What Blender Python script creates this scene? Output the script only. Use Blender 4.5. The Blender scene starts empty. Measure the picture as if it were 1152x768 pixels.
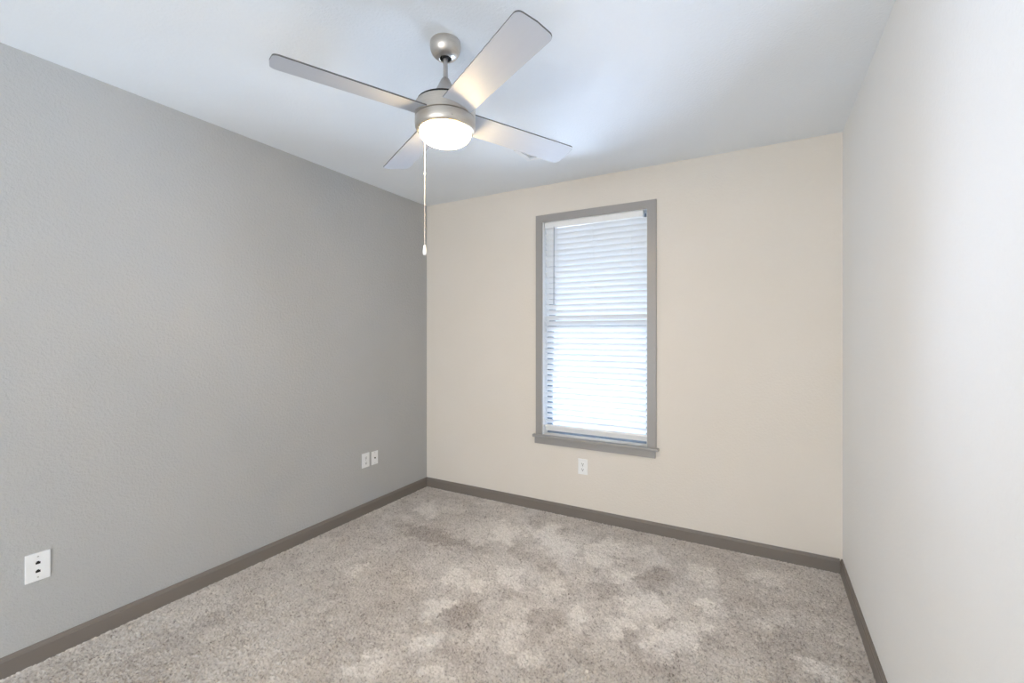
import bpy, bmesh, math, random
import numpy as np
from mathutils import Vector, Matrix

random.seed(7)
rng = np.random.default_rng(7)
S = bpy.context.scene
COL = S.collection

# ------------------------------------------------------------------ camera
ROOM_H = 2.6
CAM_H = 1.408
XL, XR, YB, YR = -2.712, 0.42, 3.244, -2.60     # left / right / back (window) / rear wall faces
cam = bpy.data.cameras.new('camera')
cam.sensor_width = 36.0
cam.lens = 503.0 / 1152.0 * 36.0
cam.shift_y = -7.7 / 1152.0
cam.clip_start = 0.02
cam_o = bpy.data.objects.new('camera', cam)
COL.objects.link(cam_o)
cam_o.location = (0, 0, CAM_H)
cam_o.rotation_euler = (math.radians(90), 0, math.radians(29.103))
S.camera = cam_o

# ------------------------------------------------------------------ world, lights, exposure
S.view_settings.view_transform = 'Standard'
S.view_settings.look = 'None'
S.view_settings.gamma = 1.0
S.view_settings.use_curve_mapping = False
S.view_settings.exposure = 0.0
S.cycles.use_denoising = True
S.cycles.max_bounces = 10
S.cycles.diffuse_bounces = 6
S.cycles.sample_clamp_indirect = 6.0

# colour x strength of every light source
L_WORLD = (1.25, 1.38, 1.5)
L_GROUND = (850, 970, 1230)
L_LEFT_FILL = (280, 330, 420)
L_RIGHT_FILL = (650, 740, 980)
L_REAR = (80, 81.5, 82.5)
L_LAMP = (92, 65, 33)

W = bpy.data.worlds.new('world')
S.world = W
W.use_nodes = True
bg = W.node_tree.nodes['Background']
bg.inputs['Color'].default_value = (*[c / max(max(L_WORLD), 1e-6) for c in L_WORLD], 1)
bg.inputs['Strength'].default_value = max(L_WORLD)


def area(name, loc, rot, sx, sy, rgb):
    l = bpy.data.lights.new(name, 'AREA')
    l.shape = 'RECTANGLE'
    l.size, l.size_y = sx, sy
    k = max(max(rgb), 1e-6)
    l.energy = k
    l.color = [c / k for c in rgb]
    o = bpy.data.objects.new(name, l)
    COL.objects.link(o)
    o.location = loc
    o.rotation_euler = rot
    return o


# ground light through the slats, two unseen added window fills, an added rear fill
area('sunlit_ground', (-1.12, 5.3, -0.6), (math.radians(180), 0, 0), 6.0, 3.2, L_GROUND)
area('left_wall_fill', (0.25, 4.75, 0.45), (math.radians(-90 - 22), 0, math.radians(-40)), 2.0, 1.3, L_LEFT_FILL)  # lamp added outside, off the sightline, to brighten the left wall
area('right_wall_fill', (-2.85, 5.0, 0.45), (math.radians(-90 - 22), 0, math.radians(42)), 1.9, 1.5, L_RIGHT_FILL)  # second added lamp, also out of sight, lifts the right wall
area('rear_fill', (-0.95, -2.72, 0.95), (math.radians(90), 0, 0), 2.2, 1.8, L_REAR)  # soft fill lamp added behind the viewer


# ------------------------------------------------------------------ helpers
def s2l(c):
    out = []
    for v in c:
        v /= 255.0
        out.append(v / 12.92 if v <= 0.04045 else ((v + 0.055) / 1.055) ** 2.4)
    return (*out, 1.0)


def mat(name, rgb, rough=0.5, metal=0.0, spec=0.5):
    m = bpy.data.materials.new(name)
    m.use_nodes = True
    b = m.node_tree.nodes['Principled BSDF']
    b.inputs['Base Color'].default_value = s2l(rgb)
    b.inputs['Roughness'].default_value = rough
    b.inputs['Metallic'].default_value = metal
    b.inputs['Specular IOR Level'].default_value = spec
    return m


def add_noise_bump(m, scale, strength, dist, detail=3.0, stretch=None):
    nt = m.node_tree
    b = nt.nodes['Principled BSDF']
    tc = nt.nodes.new('ShaderNodeTexCoord')
    src = tc.outputs['Object']
    if stretch:
        mp = nt.nodes.new('ShaderNodeMapping')
        mp.inputs['Scale'].default_value = stretch
        nt.links.new(src, mp.inputs['Vector'])
        src = mp.outputs['Vector']
    n = nt.nodes.new('ShaderNodeTexNoise')
    n.inputs['Scale'].default_value = scale
    n.inputs['Detail'].default_value = detail
    nt.links.new(src, n.inputs['Vector'])
    bp = nt.nodes.new('ShaderNodeBump')
    bp.inputs['Strength'].default_value = strength
    bp.inputs['Distance'].default_value = dist
    nt.links.new(n.outputs['Fac'], bp.inputs['Height'])
    nt.links.new(bp.outputs['Normal'], b.inputs['Normal'])
    return n


def tint_noise(m, rgb_a, rgb_b, scale, detail=3.0, stretch=None):
    nt = m.node_tree
    b = nt.nodes['Principled BSDF']
    tc = nt.nodes.new('ShaderNodeTexCoord')
    src = tc.outputs['Object']
    if stretch:
        mp = nt.nodes.new('ShaderNodeMapping')
        mp.inputs['Scale'].default_value = stretch
        nt.links.new(src, mp.inputs['Vector'])
        src = mp.outputs['Vector']
    n = nt.nodes.new('ShaderNodeTexNoise')
    n.inputs['Scale'].default_value = scale
    n.inputs['Detail'].default_value = detail
    nt.links.new(src, n.inputs['Vector'])
    r = nt.nodes.new('ShaderNodeValToRGB')
    r.color_ramp.elements[0].position = 0.3
    r.color_ramp.elements[1].position = 0.7
    r.color_ramp.elements[0].color = s2l(rgb_a)
    r.color_ramp.elements[1].color = s2l(rgb_b)
    nt.links.new(n.outputs['Fac'], r.inputs['Fac'])
    nt.links.new(r.outputs['Color'], b.inputs['Base Color'])


def wall_paint(name, a, b, bump=0.35):
    m = mat(name, a, 0.75, 0, 0.25)
    tint_noise(m, a, b, 1.6)
    add_noise_bump(m, 85, bump, 0.004, 3.0)
    return m


M = {}
M['wall_grey'] = wall_paint('grey_wall_paint', (177, 178, 178), (181, 182, 182), 0.8)
M['wall_cream'] = wall_paint('cream_wall_paint', (222, 216, 207), (225, 219, 211), 0.5)
M['wall_white'] = wall_paint('white_wall_paint', (238, 239, 239), (240, 241, 241), 0.45)
M['ceiling'] = wall_paint('ceiling_paint', (234, 239, 244), (237, 242, 247), 0.55)
M['trim'] = mat('taupe_trim_paint', (120, 113, 107), 0.42)
add_noise_bump(M['trim'], 40, 0.06, 0.001, 2, (0.2, 1, 1))
M['casing'] = mat('grey_casing_paint', (155, 153, 151), 0.35)
add_noise_bump(M['casing'], 60, 0.05, 0.001, 2)
M['jamb'] = mat('white_jamb_paint', (238, 240, 242), 0.4)
add_noise_bump(M['jamb'], 80, 0.05, 0.001, 2)
M['vinyl'] = mat('window_vinyl_shaded', (120, 132, 146), 0.45)  # frame colour darkened to hold its backlit shade
tint_noise(M['vinyl'], (116, 128, 142), (124, 136, 150), 6)
M['plastic'] = mat('white_plastic', (238, 239, 240), 0.3)
tint_noise(M['plastic'], (236, 237, 238), (240, 241, 242), 20)
M['vent_paint'] = mat('white_vent_enamel', (240, 242, 245), 0.35)
tint_noise(M['vent_paint'], (238, 240, 243), (242, 244, 247), 20)
M['dark'] = mat('black_cavity', (14, 14, 15), 0.6)
tint_noise(M['dark'], (12, 12, 13), (18, 18, 19), 60)
M['duct'] = mat('dark_duct', (205, 210, 216), 0.7)
tint_noise(M['duct'], (200, 205, 211), (210, 215, 221), 20)
M['screw'] = mat('painted_screw', (190, 190, 190), 0.35, 0.4)
tint_noise(M['screw'], (180, 180, 180), (198, 198, 198), 200)

nick = mat('brushed_nickel', (206, 200, 192), 0.36, 1.0)
tint_noise(nick, (198, 192, 184), (214, 208, 200), 30, 4, (1, 1, 40))
add_noise_bump(nick, 60, 0.08, 0.0006, 3, (1, 1, 30))
M['nickel'] = nick
rod = mat('satin_nickel_rod', (186, 182, 180), 0.35, 0.85)
tint_noise(rod, (180, 176, 174), (192, 188, 186), 40, 2, (30, 30, 1))
M['rod'] = rod
M['blade'] = mat('silver_blade_laminate', (188, 194, 205), 0.45, 0.0, 0.5)
tint_noise(M['blade'], (187, 193, 204), (189, 195, 206), 5, 4, (0.6, 14, 1))
M['blade_edge'] = mat('dark_blade_edge', (92, 92, 94), 0.5)
tint_noise(M['blade_edge'], (86, 86, 88), (98, 98, 100), 30)

# slats let daylight glow through
sl = bpy.data.materials.new('white_slat')
sl.use_nodes = True
nt = sl.node_tree
b = nt.nodes['Principled BSDF']
b.inputs['Base Color'].default_value = s2l((240, 242, 244))
b.inputs['Roughness'].default_value = 0.35
tr = nt.nodes.new('ShaderNodeBsdfTranslucent')
tr.inputs['Color'].default_value = (0.86, 0.92, 1.0, 1)
nz = nt.nodes.new('ShaderNodeTexNoise')
nz.inputs['Scale'].default_value = 9
mr = nt.nodes.new('ShaderNodeMapRange')
mr.inputs['To Min'].default_value = 0.07
mr.inputs['To Max'].default_value = 0.10
mx = nt.nodes.new('ShaderNodeMixShader')
nt.links.new(nz.outputs['Fac'], mr.inputs['Value'])
nt.links.new(mr.outputs['Result'], mx.inputs['Fac'])
nt.links.new(b.outputs['BSDF'], mx.inputs[1])
nt.links.new(tr.outputs['BSDF'], mx.inputs[2])
nt.links.new(mx.outputs['Shader'], nt.nodes['Material Output'].inputs['Surface'])
M['slat'] = sl

# lit lamp glass
lg = bpy.data.materials.new('lit_frosted_glass')
lg.use_nodes = True
nt = lg.node_tree
b = nt.nodes['Principled BSDF']
b.inputs['Base Color'].default_value = s2l((250, 244, 230))
b.inputs['Roughness'].default_value = 0.35
lw = nt.nodes.new('ShaderNodeTexNoise')
lw.inputs['Scale'].default_value = 4
mr = nt.nodes.new('ShaderNodeMapRange')
mr.inputs['To Min'].default_value = 0.95 * max(L_LAMP)
mr.inputs['To Max'].default_value = 1.05 * max(L_LAMP)
nt.links.new(lw.outputs['Fac'], mr.inputs['Value'])
nt.links.new(mr.outputs['Result'], b.inputs['Emission Strength'])
b.inputs['Emission Color'].default_value = (*[c / max(max(L_LAMP), 1e-6) for c in L_LAMP], 1)
M['lamp'] = lg

# clear pane
gl = bpy.data.materials.new('window_glass')
gl.use_nodes = True
nt = gl.node_tree
nt.nodes.remove(nt.nodes['Principled BSDF'])
t_ = nt.nodes.new('ShaderNodeBsdfTransparent')
t_.inputs['Color'].default_value = (0.93, 0.97, 0.98, 1)
g_ = nt.nodes.new('ShaderNodeBsdfGlossy')
g_.inputs['Roughness'].default_value = 0.02
f_ = nt.nodes.new('ShaderNodeFresnel')
f_.inputs['IOR'].default_value = 1.45
x_ = nt.nodes.new('ShaderNodeMixShader')
nt.links.new(f_.outputs['Fac'], x_.inputs['Fac'])
nt.links.new(t_.outputs['BSDF'], x_.inputs[1])
nt.links.new(g_.outputs['BSDF'], x_.inputs[2])
nt.links.new(x_.outputs['Shader'], nt.nodes['Material Output'].inputs['Surface'])
M['glass'] = gl

# carpet: the vertex attribute "nap" says how the pile was brushed or trodden, "tuft" varies yarn by yarn and holds painted gap shade
cp = bpy.data.materials.new('carpet_yarn')
cp.use_nodes = True
nt = cp.node_tree
b = nt.nodes['Principled BSDF']
b.inputs['Roughness'].default_value = 0.95
b.inputs['Specular IOR Level'].default_value = 0.1
b.inputs['Sheen Weight'].default_value = 0.15
a1 = nt.nodes.new('ShaderNodeAttribute')
a1.attribute_name = 'nap'
a2 = nt.nodes.new('ShaderNodeAttribute')
a2.attribute_name = 'tuft'
r1 = nt.nodes.new('ShaderNodeValToRGB')
r1.color_ramp.elements[0].color = s2l((192, 184, 177))
r1.color_ramp.elements[1].color = s2l((250, 245, 239))
r2 = nt.nodes.new('ShaderNodeValToRGB')
r2.color_ramp.elements[0].color = (0.28, 0.26, 0.245, 1)
r2.color_ramp.elements[1].color = (1.0, 1.0, 1.0, 1)
mm = nt.nodes.new('ShaderNodeMix')
mm.data_type = 'RGBA'
mm.blend_type = 'MULTIPLY'
mm.inputs['Factor'].default_value = 1.0
nt.links.new(a1.outputs['Fac'], r1.inputs['Fac'])
nt.links.new(a2.outputs['Fac'], r2.inputs['Fac'])
nt.links.new(r1.outputs['Color'], mm.inputs['A'])
nt.links.new(r2.outputs['Color'], mm.inputs['B'])
nt.links.new(mm.outputs['Result'], b.inputs['Base Color'])
M['carpet'] = cp


def box(bm, x0, x1, y0, y1, z0, z1, bev=0.0):
    vs = [bm.verts.new((x, y, z)) for x in (x0, x1) for y in (y0, y1) for z in (z0, z1)]
    f = [(0, 1, 3, 2), (4, 6, 7, 5), (0, 4, 5, 1), (2, 3, 7, 6), (0, 2, 6, 4), (1, 5, 7, 3)]
    fs = [bm.faces.new([vs[i] for i in q]) for q in f]
    if bev:
        es = list({e for fc in fs for e in fc.edges})
        bmesh.ops.bevel(bm, geom=es, offset=bev, segments=2, profile=0.6, affect='EDGES')


def lathe(bm, prof, seg=64):
    rings = []
    for r, z in prof:
        if r < 1e-6:
            rings.append([bm.verts.new((0, 0, z))])
        else:
            rings.append([bm.verts.new((r * math.cos(2 * math.pi * i / seg), r * math.sin(2 * math.pi * i / seg), z)) for i in range(seg)])
    for a, c in zip(rings, rings[1:]):
        for i in range(seg):
            j = (i + 1) % seg
            if len(a) == 1 and len(c) == 1:
                continue
            if len(a) == 1:
                bm.faces.new((a[0], c[i], c[j]))
            elif len(c) == 1:
                bm.faces.new((a[i], c[0], a[j]))
            else:
                bm.faces.new((a[i], c[i], c[j], a[j]))


def extrude_profile(bm, prof, a, c, axis):
    """closed profile [(u, z)] swept from a to c along axis 'X' or 'Y' (u is the other horizontal axis)."""
    def P(t, u, z):
        return (t, u, z) if axis == 'X' else (u, t, z)
    A = [bm.verts.new(P(a, u, z)) for u, z in prof]
    B = [bm.verts.new(P(c, u, z)) for u, z in prof]
    n = len(prof)
    for i in range(n):
        j = (i + 1) % n
        bm.faces.new((A[i], A[j], B[j], B[i]))
    bm.faces.new(A)
    bm.faces.new(B[::-1])


def obj(name, bm, m, parent=None, smooth=False, kind=None):
    bmesh.ops.recalc_face_normals(bm, faces=bm.faces[:])
    me = bpy.data.meshes.new(name)
    bm.to_mesh(me)
    bm.free()
    for k in (m if isinstance(m, (list, tuple)) else [m]):
        me.materials.append(k)
    if smooth:
        me.polygons.foreach_set('use_smooth', [True] * len(me.polygons))
        try:
            me.set_sharp_from_angle(angle=math.radians(38))
        except Exception:
            pass
    o = bpy.data.objects.new(name, me)
    COL.objects.link(o)
    if parent:
        o.parent = parent
    if kind:
        o['kind'] = kind
    return o


def empty(name, loc=(0, 0, 0), rot=(0, 0, 0)):
    o = bpy.data.objects.new(name, None)
    o.empty_display_size = 0.05
    COL.objects.link(o)
    o.location = loc
    o.rotation_euler = rot
    return o


def tag(o, label, cat, group=None):
    o['label'] = label
    o['category'] = cat
    if group:
        o['group'] = group
    return o


# ------------------------------------------------------------------ room shell
T = 0.15
WX0, WX1, WZ0, WZ1 = -1.5245, -0.703, 0.613, 2.302     # window opening

bm = bmesh.new()
box(bm, XL - T, XR + T, YR - T, YB + T, -0.15, -0.014)
o = obj('floor', bm, M['carpet'], kind='structure')
for nm, val in (('nap', 0.4), ('tuft', 0.7)):
    at = o.data.attributes.new(nm, 'FLOAT', 'POINT')
    at.data.foreach_set('value', [val] * len(o.data.vertices))
o['label'] = 'floor under the carpet'

bm = bmesh.new()
box(bm, XL - T, XR + T, YR - T, YB + T, ROOM_H, ROOM_H + 0.12)
obj('ceiling', bm, M['ceiling'], kind='structure')['label'] = 'white textured ceiling above the room'
bm = bmesh.new()
box(bm, XL - T, XL, YR - T, YB + T, -0.014, ROOM_H)
obj('wall_left', bm, M['wall_grey'], kind='structure')['label'] = 'plain grey accent wall'
bm = bmesh.new()
box(bm, XR, XR + T, YR - T, YB + T, -0.014, ROOM_H)
obj('wall_right', bm, M['wall_white'], kind='structure')['label'] = 'plain off-white wall facing the grey wall'
# window wall with its hole
bm = bmesh.new()
xs = [XL, WX0, WX1, XR]
zs = [-0.014, WZ0, WZ1, ROOM_H]
for y in (YB, YB + T):
    g = [[bm.verts.new((x, y, z)) for z in zs] for x in xs]
    for i in range(3):
        for j in range(3):
            if (i, j) != (1, 1):
                bm.faces.new((g[i][j], g[i + 1][j], g[i + 1][j + 1], g[i][j + 1]))
bm.verts.ensure_lookup_table()
def wv(x, y, z):
    return min(bm.verts, key=lambda v: (v.co - Vector((x, y, z))).length)
hole = [(WX0, WZ0), (WX1, WZ0), (WX1, WZ1), (WX0, WZ1)]
outer = [(XL, zs[0]), (XR, zs[0]), (XR, ROOM_H), (XL, ROOM_H)]
for i in range(4):
    (xa, za), (xb, zb) = hole[i], hole[(i + 1) % 4]
    bm.faces.new((wv(xa, YB, za), wv(xb, YB, zb), wv(xb, YB + T, zb), wv(xa, YB + T, za)))
obj('wall_back', bm, M['wall_cream'], kind='structure')['label'] = 'cream wall with the window'
# rear wall behind the camera: two piers and a header round a wide opening added for the fill lamp
bm = bmesh.new()
box(bm, XL, -2.15, YR - T, YR, -0.014, ROOM_H)
box(bm, 0.25, XR, YR - T, YR, -0.014, ROOM_H)
box(bm, -2.15, 0.25, YR - T, YR, 1.95, ROOM_H)
obj('wall_rear', bm, M['wall_cream'], kind='structure')['label'] = 'cream wall behind the viewer with a wide opening added for the fill lamp'

# baseboards: flat board with a small eased step at the top
BH = 0.088
def bb_prof(face, d):
    t = 0.014
    return [(face, -0.012), (face + d * t, -0.012), (face + d * t, BH - 0.016), (face + d * (t - 0.003), BH - 0.013),
            (face + d * (t - 0.004), BH - 0.006), (face + d * (t - 0.008), BH), (face, BH)]
bm = bmesh.new()
extrude_profile(bm, bb_prof(XL, 1), YR, YB, 'Y')
obj('baseboard_left', bm, M['trim'], kind='structure')['label'] = 'taupe baseboard under the grey wall'
bm = bmesh.new()
extrude_profile(bm, bb_prof(YB, -1), XL + 0.0142, XR - 0.0142, 'X')
obj('baseboard_back', bm, M['trim'], kind='structure')['label'] = 'taupe baseboard under the window wall'
bm = bmesh.new()
extrude_profile(bm, bb_prof(XR, -1), YR, YB, 'Y')
obj('baseboard_right', bm, M['trim'], kind='structure')['label'] = 'taupe baseboard under the off-white wall'

# ------------------------------------------------------------------ carpet
def vnoise(x, y, sc, seed):
    r = np.random.default_rng(seed)
    g = r.random((256, 256))
    u, v = x * sc + 100.3, y * sc + 100.7
    i, j = np.floor(u).astype(int), np.floor(v).astype(int)
    fu, fv = u - i, v - j
    fu, fv = fu * fu * (3 - 2 * fu), fv * fv * (3 - 2 * fv)
    i0, i1, j0, j1 = i % 256, (i + 1) % 256, j % 256, (j + 1) % 256
    return (g[i0, j0] * (1 - fu) + g[i1, j0] * fu) * (1 - fv) + (g[i0, j1] * (1 - fu) + g[i1, j1] * fu) * fv

def fbm(x, y, sc, seed, oct_=4):
    s, a, t = 0, 0.5, 0
    for k in range(oct_):
        s = s + a * vnoise(x, y, sc * 2 ** k, seed + k)
        t += a
        a *= 0.55
    return s / t

# brushed (light) and trodden (dark) patches of the pile: centre x, y, 2x2 matrix into patch space, amount
PATCHES = [
    (-1.458, 1.833, 7.85, 9.37, 13.29, -6.87, 0.5),
    (-1.342, 1.604, 7.33, 8.14, 10.8, -9.99, 0.42),
    (-1.469, 1.363, 4.16, 13.27, 14.96, 0.1, 0.3),
    (-1.5, 2.115, 7.6, 2.91, -2.61, -16.63, 0.34),
    (-1.277, 2.261, 13.04, 7.3, 4.24, -7.63, 0.5),
    (-2.111, 1.922, 14.66, 16.04, 9.31, -16.84, 0.25),
    (-2.113, 1.818, 18.87, 22.01, 12.58, -22.36, 0.25),
    (-1.195, 1.469, 15.18, 12.36, 10.85, -19.74, 0.38),
    (-1.158, 1.77, 8.31, 9.82, 22.21, -10.12, 0.33),
    (-1.112, 1.998, 13.06, 11.81, 21.34, -12.43, 0.25),
    (-1.008, 1.853, 13.98, 7.57, 5.92, -10.68, 0.28),
    (-0.623, 2.938, 7.6, 0.4, -3.17, -11.93, 0.32),
    (-0.309, 2.822, 12.35, -1.01, -3.83, -8.31, 0.34),
    (0.023, 2.985, 10.36, -0.81, 1.44, -11.22, 0.3),
    (0.05, 2.547, 15.55, -0.29, 7.04, -12.71, 0.38),
    (-0.517, 2.372, 8.58, 2.81, 7.76, -8.04, 0.42),
    (-0.229, 2.515, 16.29, -1.38, -2.24, -12.88, 0.36),
    (-0.334, 2.158, 9.25, 1.43, 5.13, -9.2, 0.4),
    (-0.255, 2.331, 31.33, 3.53, 15.0, -26.48, 0.3),
    (0.207, 2.278, 18.44, -3.22, 3.81, -16.54, 0.34),
    (-0.674, 2.565, 16.32, 4.23, 7.47, -13.33, 0.3),
    (-1.017, 2.261, 12.07, 2.07, -2.74, -12.74, 0.42),
    (-0.79, 2.111, 15.32, 5.65, 5.0, -8.85, 0.44),
    (-0.58, 2.158, 16.48, 4.37, 7.24, -13.23, 0.4),
    (-0.869, 1.745, 13.64, 6.74, 10.03, -18.03, 0.33),
    (-0.666, 2.613, 12.39, 2.08, 2.71, -16.35, 0.33),
    (-0.904, 2.769, 7.97, 1.55, -0.34, -8.73, 0.36),
    (-1.206, 2.782, 7.88, 1.98, -1.87, -9.6, 0.4),
    (-1.587, 2.772, 8.51, 4.9, 3.37, -6.06, 0.45),
    (-1.475, 2.902, 11.32, 2.65, -6.8, -14.25, 0.36),
    (-1.286, 2.875, 10.47, 4.68, 2.67, -4.81, 0.42),
    (-0.837, 2.916, 8.64, 1.38, -0.69, -10.11, 0.36),
    (-2.315, 2.811, 7.47, 5.74, 2.43, -7.99, 0.32),
    (-2.134, 2.912, 9.55, 6.96, 6.72, -12.06, 0.25),
    (-1.777, 2.717, 4.47, 2.45, 0.7, -5.19, 0.16),
    (-1.008, 2.513, 3.01, 0.91, 0.92, -5.36, 0.14),
    (-0.376, 2.374, 3.35, 0.53, 1.91, -3.43, 0.1),
    (-0.68, 1.85, 9.83, 3.61, 3.61, -6.49, 0.06),
    (-1.88, 3.138, 3.01, 1.4, -0.71, -7.85, 0.14),
    (-1.898, 2.457, 3.08, 1.76, -0.42, -11.54, -0.42),
    (-1.31, 1.871, 7.16, 8.75, 13.69, -5.49, -0.34),
    (-1.556, 1.458, 19.62, 21.27, 8.27, -15.13, -0.14),
    (-1.245, 1.598, 24.97, 19.42, 17.2, -31.07, -0.25),
    (-1.198, 2.49, 7.09, 2.29, 0.11, -9.92, -0.38),
    (-1.422, 2.604, 21.27, 11.71, 7.81, -14.05, -0.28),
    (-0.524, 2.659, 11.14, 2.17, 3.69, -6.63, -0.4),
    (-0.408, 2.285, 29.67, 5.59, 11.87, -21.3, -0.4),
    (-0.498, 2.067, 21.82, 1.63, 0.86, -8.75, -0.36),
    (-0.194, 2.216, 15.89, -3.88, -8.63, -13.64, -0.38),
    (-0.137, 2.584, 29.8, 1.75, 12.62, -22.79, -0.34),
    (-0.561, 2.348, 43.96, 10.51, 21.98, -38.22, -0.35),
    (-0.382, 1.939, 10.47, -0.24, -0.36, -22.98, -0.26),
    (0.189, 2.748, 18.51, -1.46, 13.1, -23.5, -0.18),
    (-0.826, 2.799, 19.94, 3.47, -0.87, -21.89, -0.42),
    (-0.863, 2.593, 18.03, 5.87, 21.8, -39.41, -0.36),
    (-1.026, 2.727, 36.3, 3.63, -9.57, -19.14, -0.34),
    (-0.747, 2.411, 11.01, 3.42, 4.32, -7.79, -0.34),
    (-0.92, 2.023, 9.45, 4.29, 5.38, -9.68, -0.36),
    (-0.687, 1.903, 27.81, 6.41, 2.48, -9.9, -0.38),
    (-1.232, 2.97, 24.6, 10.17, 7.52, -13.42, -0.4),
    (-1.008, 2.952, 26.26, 8.87, 12.28, -21.83, -0.3),
    (-1.189, 2.117, 11.26, 6.4, 7.28, -13.1, -0.22),
    (-2.123, 2.442, 10.65, 6.65, -1.64, -15.73, -0.16),
    (-2.719, 2.899, 6.98, 6.54, 4.64, -8.31, -0.1),
    (-2.318, 0.969, 0.74, 3.02, 4.27, -1.16, -0.1),
    (-1.155, 3.24, 8.04, 1.96, -2.17, -18.55, -0.1),
    (0.086, 2.406, 12.91, -0.45, 2.0, -3.59, -0.1),
]
STEP = 0.0043
x0c, x1c, y0c, y1c = XL + 0.0145, XR - 0.0145, 0.25, YB - 0.0145
nx = int((x1c - x0c) / STEP)
ny = int((y1c - y0c) / STEP)
gx, gy = np.meshgrid(np.linspace(x0c, x1c, nx), np.linspace(y0c, y1c, ny), indexing='ij')
wx = gx + 0.08 * (fbm(gx, gy, 6, 31) - 0.5) + 0.13 * (fbm(gx, gy, 20, 37) - 0.5) + 0.05 * (fbm(gx, gy, 60, 39) - 0.5)
wy = gy + 0.08 * (fbm(gx, gy, 6, 41) - 0.5) + 0.13 * (fbm(gx, gy, 20, 47) - 0.5) + 0.05 * (fbm(gx, gy, 60, 49) - 0.5)
def sstep(v, a, b):
    t = np.clip((v - a) / (b - a), 0, 1)
    return t * t * (3 - 2 * t)
nap = 0.40 + 0.10 * (sstep(fbm(wx, wy, 3.6, 11, 3), 0.42, 0.60) - 0.5) + 0.12 * (sstep(fbm(wx, wy, 9, 16, 3), 0.40, 0.62) - 0.5) + 0.42 * (fbm(wx, wy, 24, 21, 3) - 0.5)
rag = fbm(gx, gy, 26, 71, 3)
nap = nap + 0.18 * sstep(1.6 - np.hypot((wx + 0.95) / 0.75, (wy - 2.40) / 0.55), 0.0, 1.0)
for (px, py, m00, m01, m10, m11, amt) in PATCHES:
    u = m00 * (wx - px) + m01 * (wy - py)
    v = m10 * (wx - px) + m11 * (wy - py)
    d = np.sqrt(u * u + v * v)
    nap = nap + 1.0 * amt * sstep(1.38 - d + 0.9 * (rag - 0.5), 0.0, 0.7)
nap = np.clip(nap, 0, 1)
# yarn by yarn: mostly light, with shade painted into the gaps, less where the pile lies flat
r_ = rng.random((nx, ny))
gap_shade = fbm(gx, gy, 115, 61, 2) + 0.35 * (r_ - 0.5)
tuft = 0.97 - 0.62 * sstep(gap_shade, 0.52 + 0.16 * nap, 0.86 + 0.16 * nap) - 0.30 * (rng.random((nx, ny)) < 0.13 - 0.09 * nap) - 0.12 * rng.random((nx, ny))
for (sx, sy) in ((-2.014, 2.024), (-0.911, 2.271)):      # two dark specks of lint
    tuft = np.where((gx - sx) ** 2 + (gy - sy) ** 2 < 0.0048 ** 2, -0.6, tuft)
tuft = np.clip(tuft, 0, 1)
z = 0.012 * (rng.random((nx, ny)) - 0.5) + 0.006 * (fbm(gx, gy, 60, 51, 2) - 0.5)
z[0, :] = z[-1, :] = 0.002 + 0.006 * rng.random(ny)
z[:, -1] = 0.002 + 0.006 * rng.random(nx)
jx = 0.0022 * (rng.random((nx, ny)) - 0.5)
jy = 0.0022 * (rng.random((nx, ny)) - 0.5)
jx[0, :] = jx[-1, :] = 0
jy[:, -1] = 0
co = np.stack([gx + jx, gy + jy, z], -1).reshape(-1, 3)
idx = np.arange(nx * ny).reshape(nx, ny)
quads = np.stack([idx[:-1, :-1], idx[1:, :-1], idx[1:, 1:], idx[:-1, 1:]], -1).reshape(-1, 4)
# plain strip behind the viewer
base = len(co)
co = np.concatenate([co, np.array([[x0c, YR, 0], [x1c, YR, 0], [x1c, y0c, 0], [x0c, y0c, 0]])])
quads = np.concatenate([quads, np.array([[base, base + 1, base + 2, base + 3]])])
me = bpy.data.meshes.new('carpet')
me.vertices.add(len(co))
me.vertices.foreach_set('co', co.astype(np.float32).ravel())
me.loops.add(quads.size)
me.loops.foreach_set('vertex_index', quads.astype(np.int32).ravel())
me.polygons.add(len(quads))
me.polygons.foreach_set('loop_start', np.arange(0, quads.size, 4, dtype=np.int32))
me.update(calc_edges=True)
me.validate()
for nm, arr in (('nap', nap), ('tuft', tuft)):
    at = me.attributes.new(nm, 'FLOAT', 'POINT')
    at.data.foreach_set('value', np.concatenate([arr.ravel(), [0.4] * 4]).astype(np.float32))
me.materials.append(M['carpet'])
o = bpy.data.objects.new('carpet', me)
COL.objects.link(o)
o['kind'] = 'stuff'
tag(o, 'beige grey cut pile carpet with lighter brushed patches covering the whole floor', 'carpet')

# ------------------------------------------------------------------ window
win = empty('window_1', ((WX0 + WX1) / 2, YB, WZ0))
win['kind'] = 'structure'
win['label'] = 'tall grey-trimmed window in the cream wall'
wloc = Vector(win.location)
def wpart(name, bm, m, smooth=False, parent=None):
    bmesh.ops.translate(bm, verts=bm.verts[:], vec=-wloc)
    return obj(name, bm, m, parent or win, smooth)
CT = 0.018
cx0, cx1, cz1 = -1.579, -0.6415, 2.359
bm = bmesh.new()      # side and head casing with mitred corners, one moulding
prof = [(WX0, WZ0), (WX0, WZ1), (WX1, WZ1), (WX1, WZ0)]
outr = [(cx0, WZ0), (cx0, cz1), (cx1, cz1), (cx1, WZ0)]
fr = [[bm.verts.new((x, y, z_)) for (x, z_) in ring] for ring in (prof, outr) for y in (YB - CT, YB)]
inn_f, inn_b, out_f, out_b = fr
for i in range(3):
    bm.faces.new((inn_f[i], inn_f[i + 1], out_f[i + 1], out_f[i]))
    bm.faces.new((inn_b[i], inn_b[i + 1], inn_f[i + 1], inn_f[i]))
    bm.faces.new((out_f[i], out_f[i + 1], out_b[i + 1], out_b[i]))
    bm.faces.new((out_b[i], out_b[i + 1], inn_b[i + 1], inn_b[i]))
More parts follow.
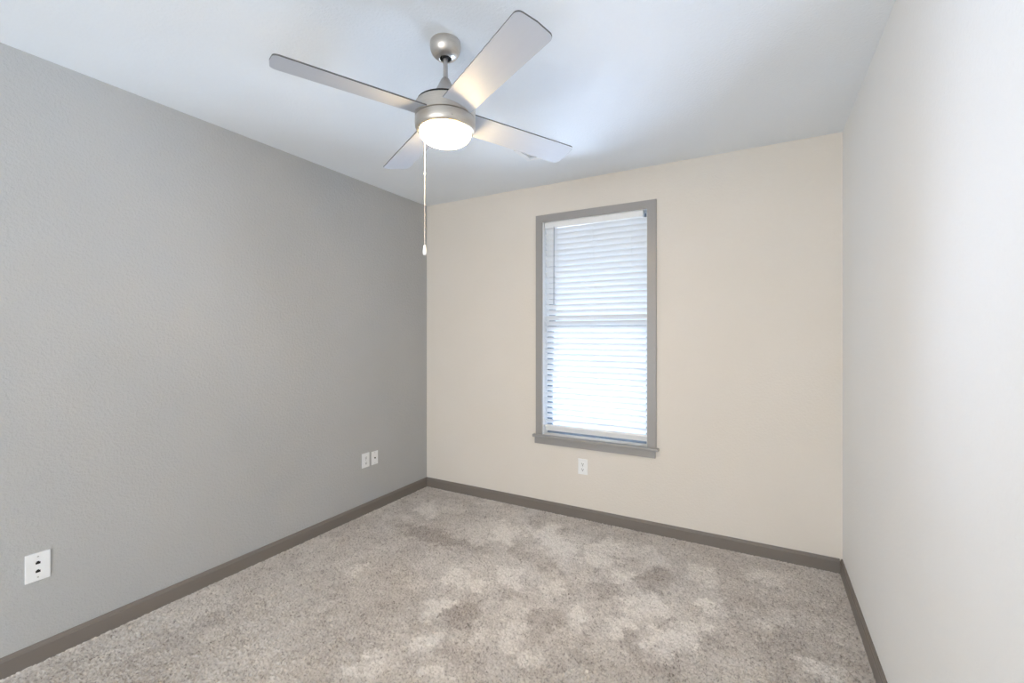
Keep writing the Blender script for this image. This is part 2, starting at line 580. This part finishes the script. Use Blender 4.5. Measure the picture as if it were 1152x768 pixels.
for i in (0, 3):
    bm.faces.new((inn_f[i], out_f[i], out_b[i], inn_b[i]))
bmesh.ops.bevel(bm, geom=[e for e in bm.edges if all(abs(v.co.y - (YB - CT)) < 1e-5 for v in e.verts) and len(e.link_faces) == 2
                          and abs(e.link_faces[0].normal.dot(e.link_faces[1].normal)) < 0.5],
                offset=0.0025, segments=2, affect='EDGES')
wpart('casing', bm, M['casing'])
bm = bmesh.new()
box(bm, -1.602, -0.622, YB - 0.036, YB, WZ0 - 0.022, WZ0, 0.006)
wpart('stool', bm, M['casing'])
bm = bmesh.new()
box(bm, WX0 + 0.0005, WX1 - 0.0005, YB + 0.002, YB + 0.105, WZ0 - 0.018, WZ0 - 0.0004)
wpart('inner_sill', bm, M['jamb'])  # inner end of the stool, coloured white to look daylit
bm = bmesh.new()
box(bm, -1.589, -0.646, YB - 0.016, YB, 0.539, WZ0 - 0.022, 0.002)
wpart('apron', bm, M['casing'])
bm = bmesh.new()      # white lining of the two sides and the head
JT = 0.006
box(bm, WX0, WX0 + JT, YB - 0.001, YB + 0.11, WZ0, WZ1)
box(bm, WX1 - JT, WX1, YB - 0.001, YB + 0.11, WZ0, WZ1)
box(bm, WX0 + JT, WX1 - JT, YB - 0.001, YB + 0.11, WZ1 - 0.0012, WZ1)
wpart('jamb', bm, M['jamb'])
# two vinyl sashes
SY = YB + 0.105
MZ = 1.455
def sash(x0_, x1_, z0_, z1_, y_, w, wr, wb, wt):
    b_ = bmesh.new()
    box(b_, x0_, x0_ + w, y_, y_ + 0.03, z0_, z1_)
    box(b_, x1_ - wr, x1_, y_, y_ + 0.03, z0_, z1_)
    box(b_, x0_ + w, x1_ - wr, y_, y_ + 0.03, z0_, z0_ + wb)
    box(b_, x0_ + w, x1_ - wr, y_, y_ + 0.03, z1_ - wt, z1_)
    s_ = wpart('sash', b_, M['vinyl'])
    b_ = bmesh.new()
    box(b_, x0_ + w, x1_ - wr, y_ + 0.012, y_ + 0.016, z0_ + wb, z1_ - wt)
    g = wpart('pane', b_, M['glass'], parent=s_)
    return s_
sash(WX0 + 0.001, WX1 - 0.001, WZ0 + 0.001, MZ + 0.022, SY - 0.028, 0.052, 0.028, 0.036, 0.04)
sash(WX0 + 0.001, WX1 - 0.001, MZ - 0.018, WZ1 - 0.001, SY + 0.006, 0.052, 0.028, 0.04, 0.05)

# ------------------------------------------------------------------ blind
BX0, BX1 = -1.514, -0.7105
BY = YB + 0.040
blind = empty('window_blind', ((BX0 + BX1) / 2, BY, WZ1))
tag(blind, 'white slatted horizontal blind lowered inside the grey-framed window', 'blind')
bloc = Vector(blind.location)
def bpart(name, bm, m, smooth=False, parent=None):
    bmesh.ops.translate(bm, verts=bm.verts[:], vec=-bloc)
    return obj(name, bm, m, parent or blind, smooth)
HZ1 = WZ1 - 0.0015
bm = bmesh.new()
box(bm, BX0 + 0.001, -0.738, BY - 0.026, BY + 0.024, HZ1 - 0.046, HZ1, 0.004)
bpart('headrail', bm, M['plastic'])
SW, TILT, PITCH = 0.050, math.radians(46), 0.0431
ztop = HZ1 - 0.066
zbot = WZ0 + 0.103
n = int(round((ztop - zbot) / PITCH))
bm = bmesh.new()
for k in range(n + 1):
    zc = ztop - (ztop - zbot) * k / n
    tl = TILT + random.uniform(-0.02, 0.02)
    dz = random.uniform(-0.001, 0.001)
    # room-side edge up, outer edge down, a shallow crown across the slat
    up, dn = [], []
    for q in range(7):
        s_ = (q / 6 - 0.5) * SW
        cr = 0.0022 * (1 - (2 * s_ / SW) ** 2)
        y_ = s_ * math.cos(tl) + cr * math.sin(tl)
        z_ = -s_ * math.sin(tl) + cr * math.cos(tl)
        up.append((BY + y_ + 0.0013 * math.sin(tl), zc + dz + z_ + 0.0013 * math.cos(tl)))
        dn.append((BY + y_ - 0.0013 * math.sin(tl), zc + dz + z_ - 0.0013 * math.cos(tl)))
    extrude_profile(bm, up + dn[::-1], BX0, BX1, 'X')
bpart('slat_panel', bm, M['slat'])
bm = bmesh.new()
extrude_profile(bm, [(BY - 0.022, WZ0 + 0.074), (BY - 0.025, WZ0 + 0.066), (BY - 0.002, WZ0 + 0.027), (BY + 0.006, WZ0 + 0.025), (BY + 0.014, WZ0 + 0.031), (BY - 0.012, WZ0 + 0.078)],
                BX0 + 0.004, BX1 - 0.004, 'X')
bpart('bottom_rail', bm, M['plastic'])
def tube(bm, pts, r, seg=8):
    for (p, q) in zip(pts, pts[1:]):
        p, q = Vector(p), Vector(q)
        d = q - p
        R = d.to_track_quat('Z', 'Y').to_matrix().to_4x4()
        bmesh.ops.create_cone(bm, cap_ends=True, segments=seg, radius1=r, radius2=r, depth=d.length,
                              matrix=Matrix.Translation((p + q) / 2) @ R)
for fx in (0.135, 0.5, 0.865):
    x_ = BX0 + (BX1 - BX0) * fx
    bm = bmesh.new()
    tube(bm, [(x_, BY - 0.0215, HZ1 - 0.046), (x_, BY - 0.0215, WZ0 + 0.058)], 0.0009, 6)
    tube(bm, [(x_, BY + 0.0225, HZ1 - 0.046), (x_, BY + 0.0225, WZ0 + 0.050)], 0.0009, 6)
    bpart('ladder_cord', bm, M['plastic'])
bm = bmesh.new()
xw = -1.430
tube(bm, [(xw, BY - 0.033, HZ1 - 0.052), (xw, BY - 0.036, 1.647)], 0.0026, 6)
tube(bm, [(xw, BY - 0.034, HZ1 - 0.038), (xw, BY - 0.033, HZ1 - 0.056)], 0.002, 6)
wm = mat('clear_wand', (128, 134, 146), 0.35)
tint_noise(wm, (124, 130, 142), (132, 138, 150), 10)
o = bpart('tilt_wand', bm, wm, True)
o['label'] = 'thin grey tilt wand hanging from the headrail'

# ------------------------------------------------------------------ ceiling fan
FX, FY = -1.124, 1.461
fan = empty('ceiling_fan', (FX, FY, ROOM_H))
tag(fan, 'brushed nickel four-blade ceiling fan with a lit dome lamp and pull chain', 'ceiling fan')
def fz(z_):
    return z_ - ROOM_H
bm = bmesh.new()     # canopy: rounded bell, open at the bottom
lathe(bm, [(0.0, 0.0), (0.058, 0.0), (0.0615, -0.004), (0.0625, -0.016), (0.061, -0.032), (0.056, -0.046), (0.047, -0.058),
           (0.036, -0.066), (0.026, -0.069), (0.0235, -0.068), (0.0235, -0.05)])
obj('canopy', bm, M['nickel'], fan, True)
bm = bmesh.new()
lathe(bm, [(0.0, -0.052), (0.0236, -0.052)], 40)
cc = obj('canopy_shade_disc', bm, M['dark'], fan)  # flat black disc paints in the shade inside the canopy
cc['label'] = 'black disc for the shade inside the canopy'
bm = bmesh.new()
lathe(bm, [(0.0, -0.045), (0.017, -0.048), (0.019, -0.056), (0.016, -0.066), (0.010, -0.070), (0.0, -0.070)], 32)
obj('hanger_ball', bm, M['dark'], fan, True)
bm = bmesh.new()
lathe(bm, [(0.0095, -0.045), (0.0095, fz(2.40))], 24)
obj('downrod', bm, M['rod'], fan, True)
bm = bmesh.new()
lathe(bm, [(0.0, fz(2.452)), (0.0125, fz(2.452)), (0.0155, fz(2.449)), (0.035, fz(2.410)), (0.050, fz(2.372)), (0.052, fz(2.36)), (0.052, fz(2.345)), (0, fz(2.345))], 48)
obj('coupling_cover', bm, M['rod'], fan, True)
R0 = 0.122
bm = bmesh.new()
lathe(bm, [(0.0, fz(2.352)), (0.108, fz(2.352)), (0.114, fz(2.350)), (0.114, fz(2.338)), (0, fz(2.338))], 72)
o = obj('top_plate', bm, M['dark'], fan, True)
o['label'] = 'black top plate of the motor'
bm = bmesh.new()
lathe(bm, [(0.0, fz(2.341)), (0.112, fz(2.341)), (R0 - 0.003, fz(2.3405)), (R0, fz(2.337)), (R0, fz(2.287)), (R0 - 0.002, fz(2.285)), (0, fz(2.285))], 96)
obj('motor_housing', bm, M['nickel'], fan, True)
bm = bmesh.new()
lathe(bm, [(0.0, fz(2.285)), (R0 - 0.006, fz(2.285)), (R0 - 0.006, fz(2.2825)), (0, fz(2.2825))], 72)
obj('seam_ring', bm, M['dark'], fan, True)
bm = bmesh.new()
lathe(bm, [(0.0, fz(2.2825)), (R0 - 0.002, fz(2.2825)), (R0, fz(2.281)), (R0 + 0.0005, fz(2.262)), (R0 - 0.001, fz(2.246)), (R0 - 0.006, fz(2.237)),
           (R0 - 0.013, fz(2.2325)), (R0 - 0.0165, fz(2.2325)), (R0 - 0.0165, fz(2.240)), (0, fz(2.238))], 96)
obj('light_housing', bm, M['nickel'], fan, True)
bm = bmesh.new()
prof = []
RB, DB = 0.1045, 0.050
for k in range(15):
    t = k / 14 * math.pi / 2
    prof.append((RB * math.cos(t) ** 0.8 if k < 14 else 0.0, fz(2.230) - DB * math.sin(t)))
lathe(bm, [(RB - 0.003, fz(2.239))] + prof, 72)
obj('lamp_bowl', bm, M['lamp'], fan, True)['label'] = 'glowing frosted glass lamp bowl'
# three small screws round the light housing
bm_l = []
for k in range(3):
    a = math.radians(200 + 120 * k)
    bm = bmesh.new()
    bmesh.ops.create_cone(bm, cap_ends=True, segments=14, radius1=0.004, radius2=0.003, depth=0.004,
                          matrix=Matrix.Translation((math.cos(a) * (R0 + 0.001), math.sin(a) * (R0 + 0.001), fz(2.252))) @
                          Vector((math.cos(a), math.sin(a), 0)).to_track_quat('Z', 'Y').to_matrix().to_4x4())
    obj('screw', bm, M['nickel'], fan, True)

# blades
BLADE_R, BLADE_IN = 0.634, 0.085
BW0, BW1 = 0.122, 0.137
PITCH_B = math.radians(-11.6)
def blade_bm():
    bm = bmesh.new()
    pts = []
    rc = 0.022
    pts.append((BLADE_IN, -BW0 / 2))
    def corner(cx_, cy_, a0, a1):
        return [(cx_ + rc * math.cos(math.radians(a0 + (a1 - a0) * i / 5)), cy_ + rc * math.sin(math.radians(a0 + (a1 - a0) * i / 5))) for i in range(6)]
    pts += corner(BLADE_R - rc - 0.004, -BW1 / 2 + rc, -90, -10)
    pts += [(BLADE_R, 0.0)]
    pts += corner(BLADE_R - rc - 0.004, BW1 / 2 - rc, 10, 90)
    pts.append((BLADE_IN, BW0 / 2))
    th = 0.0055
    top = [bm.verts.new((x, y, th / 2)) for x, y in pts]
    bot = [bm.verts.new((x, y, -th / 2)) for x, y in pts]
    f1 = bm.faces.new(top)
    f2 = bm.faces.new(bot[::-1])
    n_ = len(pts)
    for i in range(n_):
        j = (i + 1) % n_
        f = bm.faces.new((top[i], bot[i], bot[j], top[j]))
        f.material_index = 1
    return bm
BLADE_Z = 2.2965
for k in range(4):
    o = obj('blade', blade_bm(), [M['blade'], M['blade_edge']], fan)
    a = math.radians(-27.9 + 90 * k)
    o.matrix_local = Matrix.Translation((0, 0, fz(BLADE_Z))) @ Matrix.Rotation(math.radians(-2.25), 4, 'X') @ Matrix.Rotation(math.radians(-0.35), 4, 'Y') @ Matrix.Rotation(a, 4, 'Z') @ Matrix.Rotation(PITCH_B, 4, 'X')

# pull chain: tiny beads on a cord, white fob at the end
ca = math.radians(178)
chx, chy = 0.112 * math.cos(ca), 0.112 * math.sin(ca)
bm = bmesh.new()
zt, zb_ = fz(2.232), fz(1.786)
tube(bm, [(chx, chy, zt), (chx, chy, zb_)], 0.0009, 8)
k = 0
while zt - 0.01 * k > zb_:
    bmesh.ops.create_icosphere(bm, subdivisions=1, radius=0.0013, matrix=Matrix.Translation((chx, chy, zt - 0.01 * k)))
    k += 1
bmesh.ops.create_cone(bm, cap_ends=True, segments=10, radius1=0.0036, radius2=0.0036, depth=0.012, matrix=Matrix.Translation((chx, chy, fz(2.085))))
chain = obj('pull_chain', bm, M['plastic'], fan, True)
chain['label'] = 'thin beaded pull chain'
bm = bmesh.new()
lathe(bm, [(0, 0.0), (0.0045, -0.001), (0.006, -0.010), (0.0085, -0.024), (0.0085, -0.036), (0.006, -0.043), (0, -0.045)], 20)
bmesh.ops.translate(bm, verts=bm.verts[:], vec=(chx, chy, zb_))
obj('chain_fob', bm, M['plastic'], chain, True)['label'] = 'white fob at the end of the pull chain'

# ------------------------------------------------------------------ ceiling vent
VX0, VX1, VY0, VY1 = -1.395, -1.095, 2.520, 2.725
vent = empty('ceiling_vent', ((VX0 + VX1) / 2, (VY0 + VY1) / 2, ROOM_H))
tag(vent, 'white louvred air vent on the ceiling behind the fan blade nearest the window', 'air vent')
hx, hy = (VX1 - VX0) / 2, (VY1 - VY0) / 2
bm = bmesh.new()
fw, ft = 0.038, 0.010
ring_o = [(-hx, -hy), (hx, -hy), (hx, hy), (-hx, hy)]
ring_i = [(-hx + fw, -hy + fw), (hx - fw, -hy + fw), (hx - fw, hy - fw), (-hx + fw, hy - fw)]
vo = [bm.verts.new((x, y, 0)) for x, y in ring_o]
vm = [bm.verts.new((x * 0.97, y * 0.95, -ft)) for x, y in ring_o]
vi = [bm.verts.new((x, y, -ft - 0.002)) for x, y in ring_i]
vb = [bm.verts.new((x, y, 0)) for x, y in ring_i]
for i in range(4):
    j = (i + 1) % 4
    bm.faces.new((vo[i], vo[j], vm[j], vm[i]))
    bm.faces.new((vm[i], vm[j], vi[j], vi[i]))
    bm.faces.new((vi[i], vi[j], vb[j], vb[i]))
obj('frame', bm, M['vent_paint'], vent)
bm = bmesh.new()
box(bm, -hx + fw, hx - fw, -hy + fw, hy - fw, -0.0025, -0.0005)
obj('duct_opening', bm, M['duct'], vent)
nl = 5
for k in range(nl):
    y_ = -hy + fw + (2 * hy - 2 * fw) * (k + 0.5) / nl
    bm = bmesh.new()
    extrude_profile(bm, [(y_ - 0.0105, -0.0105), (y_ + 0.0085, -0.0035), (y_ + 0.0095, -0.005), (y_ - 0.0095, -0.012)], -hx + fw, hx - fw, 'X')
    obj('louver', bm, M['vent_paint'], vent)
bm = bmesh.new()
box(bm, -0.004, 0.004, -hy + fw, hy - fw, -0.0145, -0.0125)
obj('damper_lever', bm, M['vent_paint'], vent)

# ------------------------------------------------------------------ wall plates (built facing -Y, then turned to their wall)
def plate_bm(w, h_, t=0.006):
    bm = bmesh.new()
    box(bm, -w / 2, w / 2, -t, 0, -h_ / 2, h_ / 2, 0.0025)
    return bm
def screw_part(parent, x_, z_, y_=-0.006):
    bm = bmesh.new()
    bmesh.ops.create_cone(bm, cap_ends=True, segments=14, radius1=0.0035, radius2=0.0028, depth=0.0018,
                          matrix=Matrix.Translation((x_, y_ - 0.0006, z_)) @ Matrix.Rotation(math.pi / 2, 4, 'X'))
    obj('screw', bm, M['screw'], parent, True)
def duplex(loc, rot, w, h_, label):
    t = empty('wall_outlet', loc, rot)
    tag(t, label, 'outlet')
    obj('cover_plate', plate_bm(w, h_), M['plastic'], t)
    for sz in (0.0205, -0.0205):
        bm = bmesh.new()
        n_ = 24
        pts = []
        for i in range(n_):
            a = 2 * math.pi * i / n_
            pts.append((0.0165 * math.cos(a), max(-0.0135, min(0.0135, 0.0172 * math.sin(a))) + sz))
        A = [bm.verts.new((x, -0.0085, z_)) for x, z_ in pts]
        B = [bm.verts.new((x, -0.0055, z_)) for x, z_ in pts]
        bm.faces.new(A)
        for i in range(n_):
            j = (i + 1) % n_
            bm.faces.new((A[i], A[j], B[j], B[i]))
        rc = obj('receptacle', bm, M['plastic'], t)
        bm = bmesh.new()
        box(bm, -0.0078, -0.0052, -0.0092, -0.0084, sz - 0.001, sz + 0.008)
        box(bm, 0.0052, 0.0078, -0.0092, -0.0084, sz - 0.001, sz + 0.007)
        bmesh.ops.create_cone(bm, cap_ends=True, segments=14, radius1=0.0036, radius2=0.0036, depth=0.0008,
                              matrix=Matrix.Translation((0, -0.0088, sz - 0.0075)) @ Matrix.Rotation(math.pi / 2, 4, 'X'))
        obj('socket_slot', bm, M['dark'], rc)
    screw_part(t, 0, 0)
    return t
LEFT_ROT = (0, 0, math.radians(90))
duplex((-1.186, YB, 0.402), (0, 0, 0), 0.076, 0.118, 'white duplex wall outlet on the cream wall below the window')
duplex((XL, 2.506, 0.423), LEFT_ROT, 0.074, 0.112, 'white duplex wall outlet on the grey wall beside the single-hole cable plate')

t = empty('cable_plate', (XL, 2.600, 0.421), LEFT_ROT)
tag(t, 'white wall plate with one round black cable hole, nearest the corner on the grey wall', 'wall plate')
obj('cover_plate', plate_bm(0.066, 0.106), M['plastic'], t)
bm = bmesh.new()
bmesh.ops.create_cone(bm, cap_ends=True, segments=20, radius1=0.0062, radius2=0.0052, depth=0.006,
                      matrix=Matrix.Translation((0, -0.0085, 0)) @ Matrix.Rotation(math.pi / 2, 4, 'X'))
obj('coaxial_jack', bm, M['dark'], t, True)['label'] = 'black round cable jack'
screw_part(t, 0, 0.042)
screw_part(t, 0, -0.042)

t = empty('data_plate', (XL, 0.686, 0.414), LEFT_ROT)
tag(t, 'white wall plate with two black jack holes alone near the front of the grey wall', 'wall plate')
obj('cover_plate', plate_bm(0.078, 0.120), M['plastic'], t)
for sz in (0.018, -0.018):
    bm = bmesh.new()
    pts = [(-0.0075, -0.006), (0.0075, -0.006), (0.0075, 0.003), (0.004, 0.003), (0.004, 0.0065), (-0.004, 0.0065), (-0.004, 0.003), (-0.0075, 0.003)]
    A = [bm.verts.new((x, -0.0068, z_ + sz)) for x, z_ in pts]
    B = [bm.verts.new((x, -0.005, z_ + sz)) for x, z_ in pts]
    bm.faces.new(A)
    for i in range(8):
        bm.faces.new((A[i], A[(i + 1) % 8], B[(i + 1) % 8], B[i]))
    obj('data_jack', bm, M['dark'], t)['label'] = 'black data jack opening'
screw_part(t, 0, 0.044)
screw_part(t, 0, -0.044)
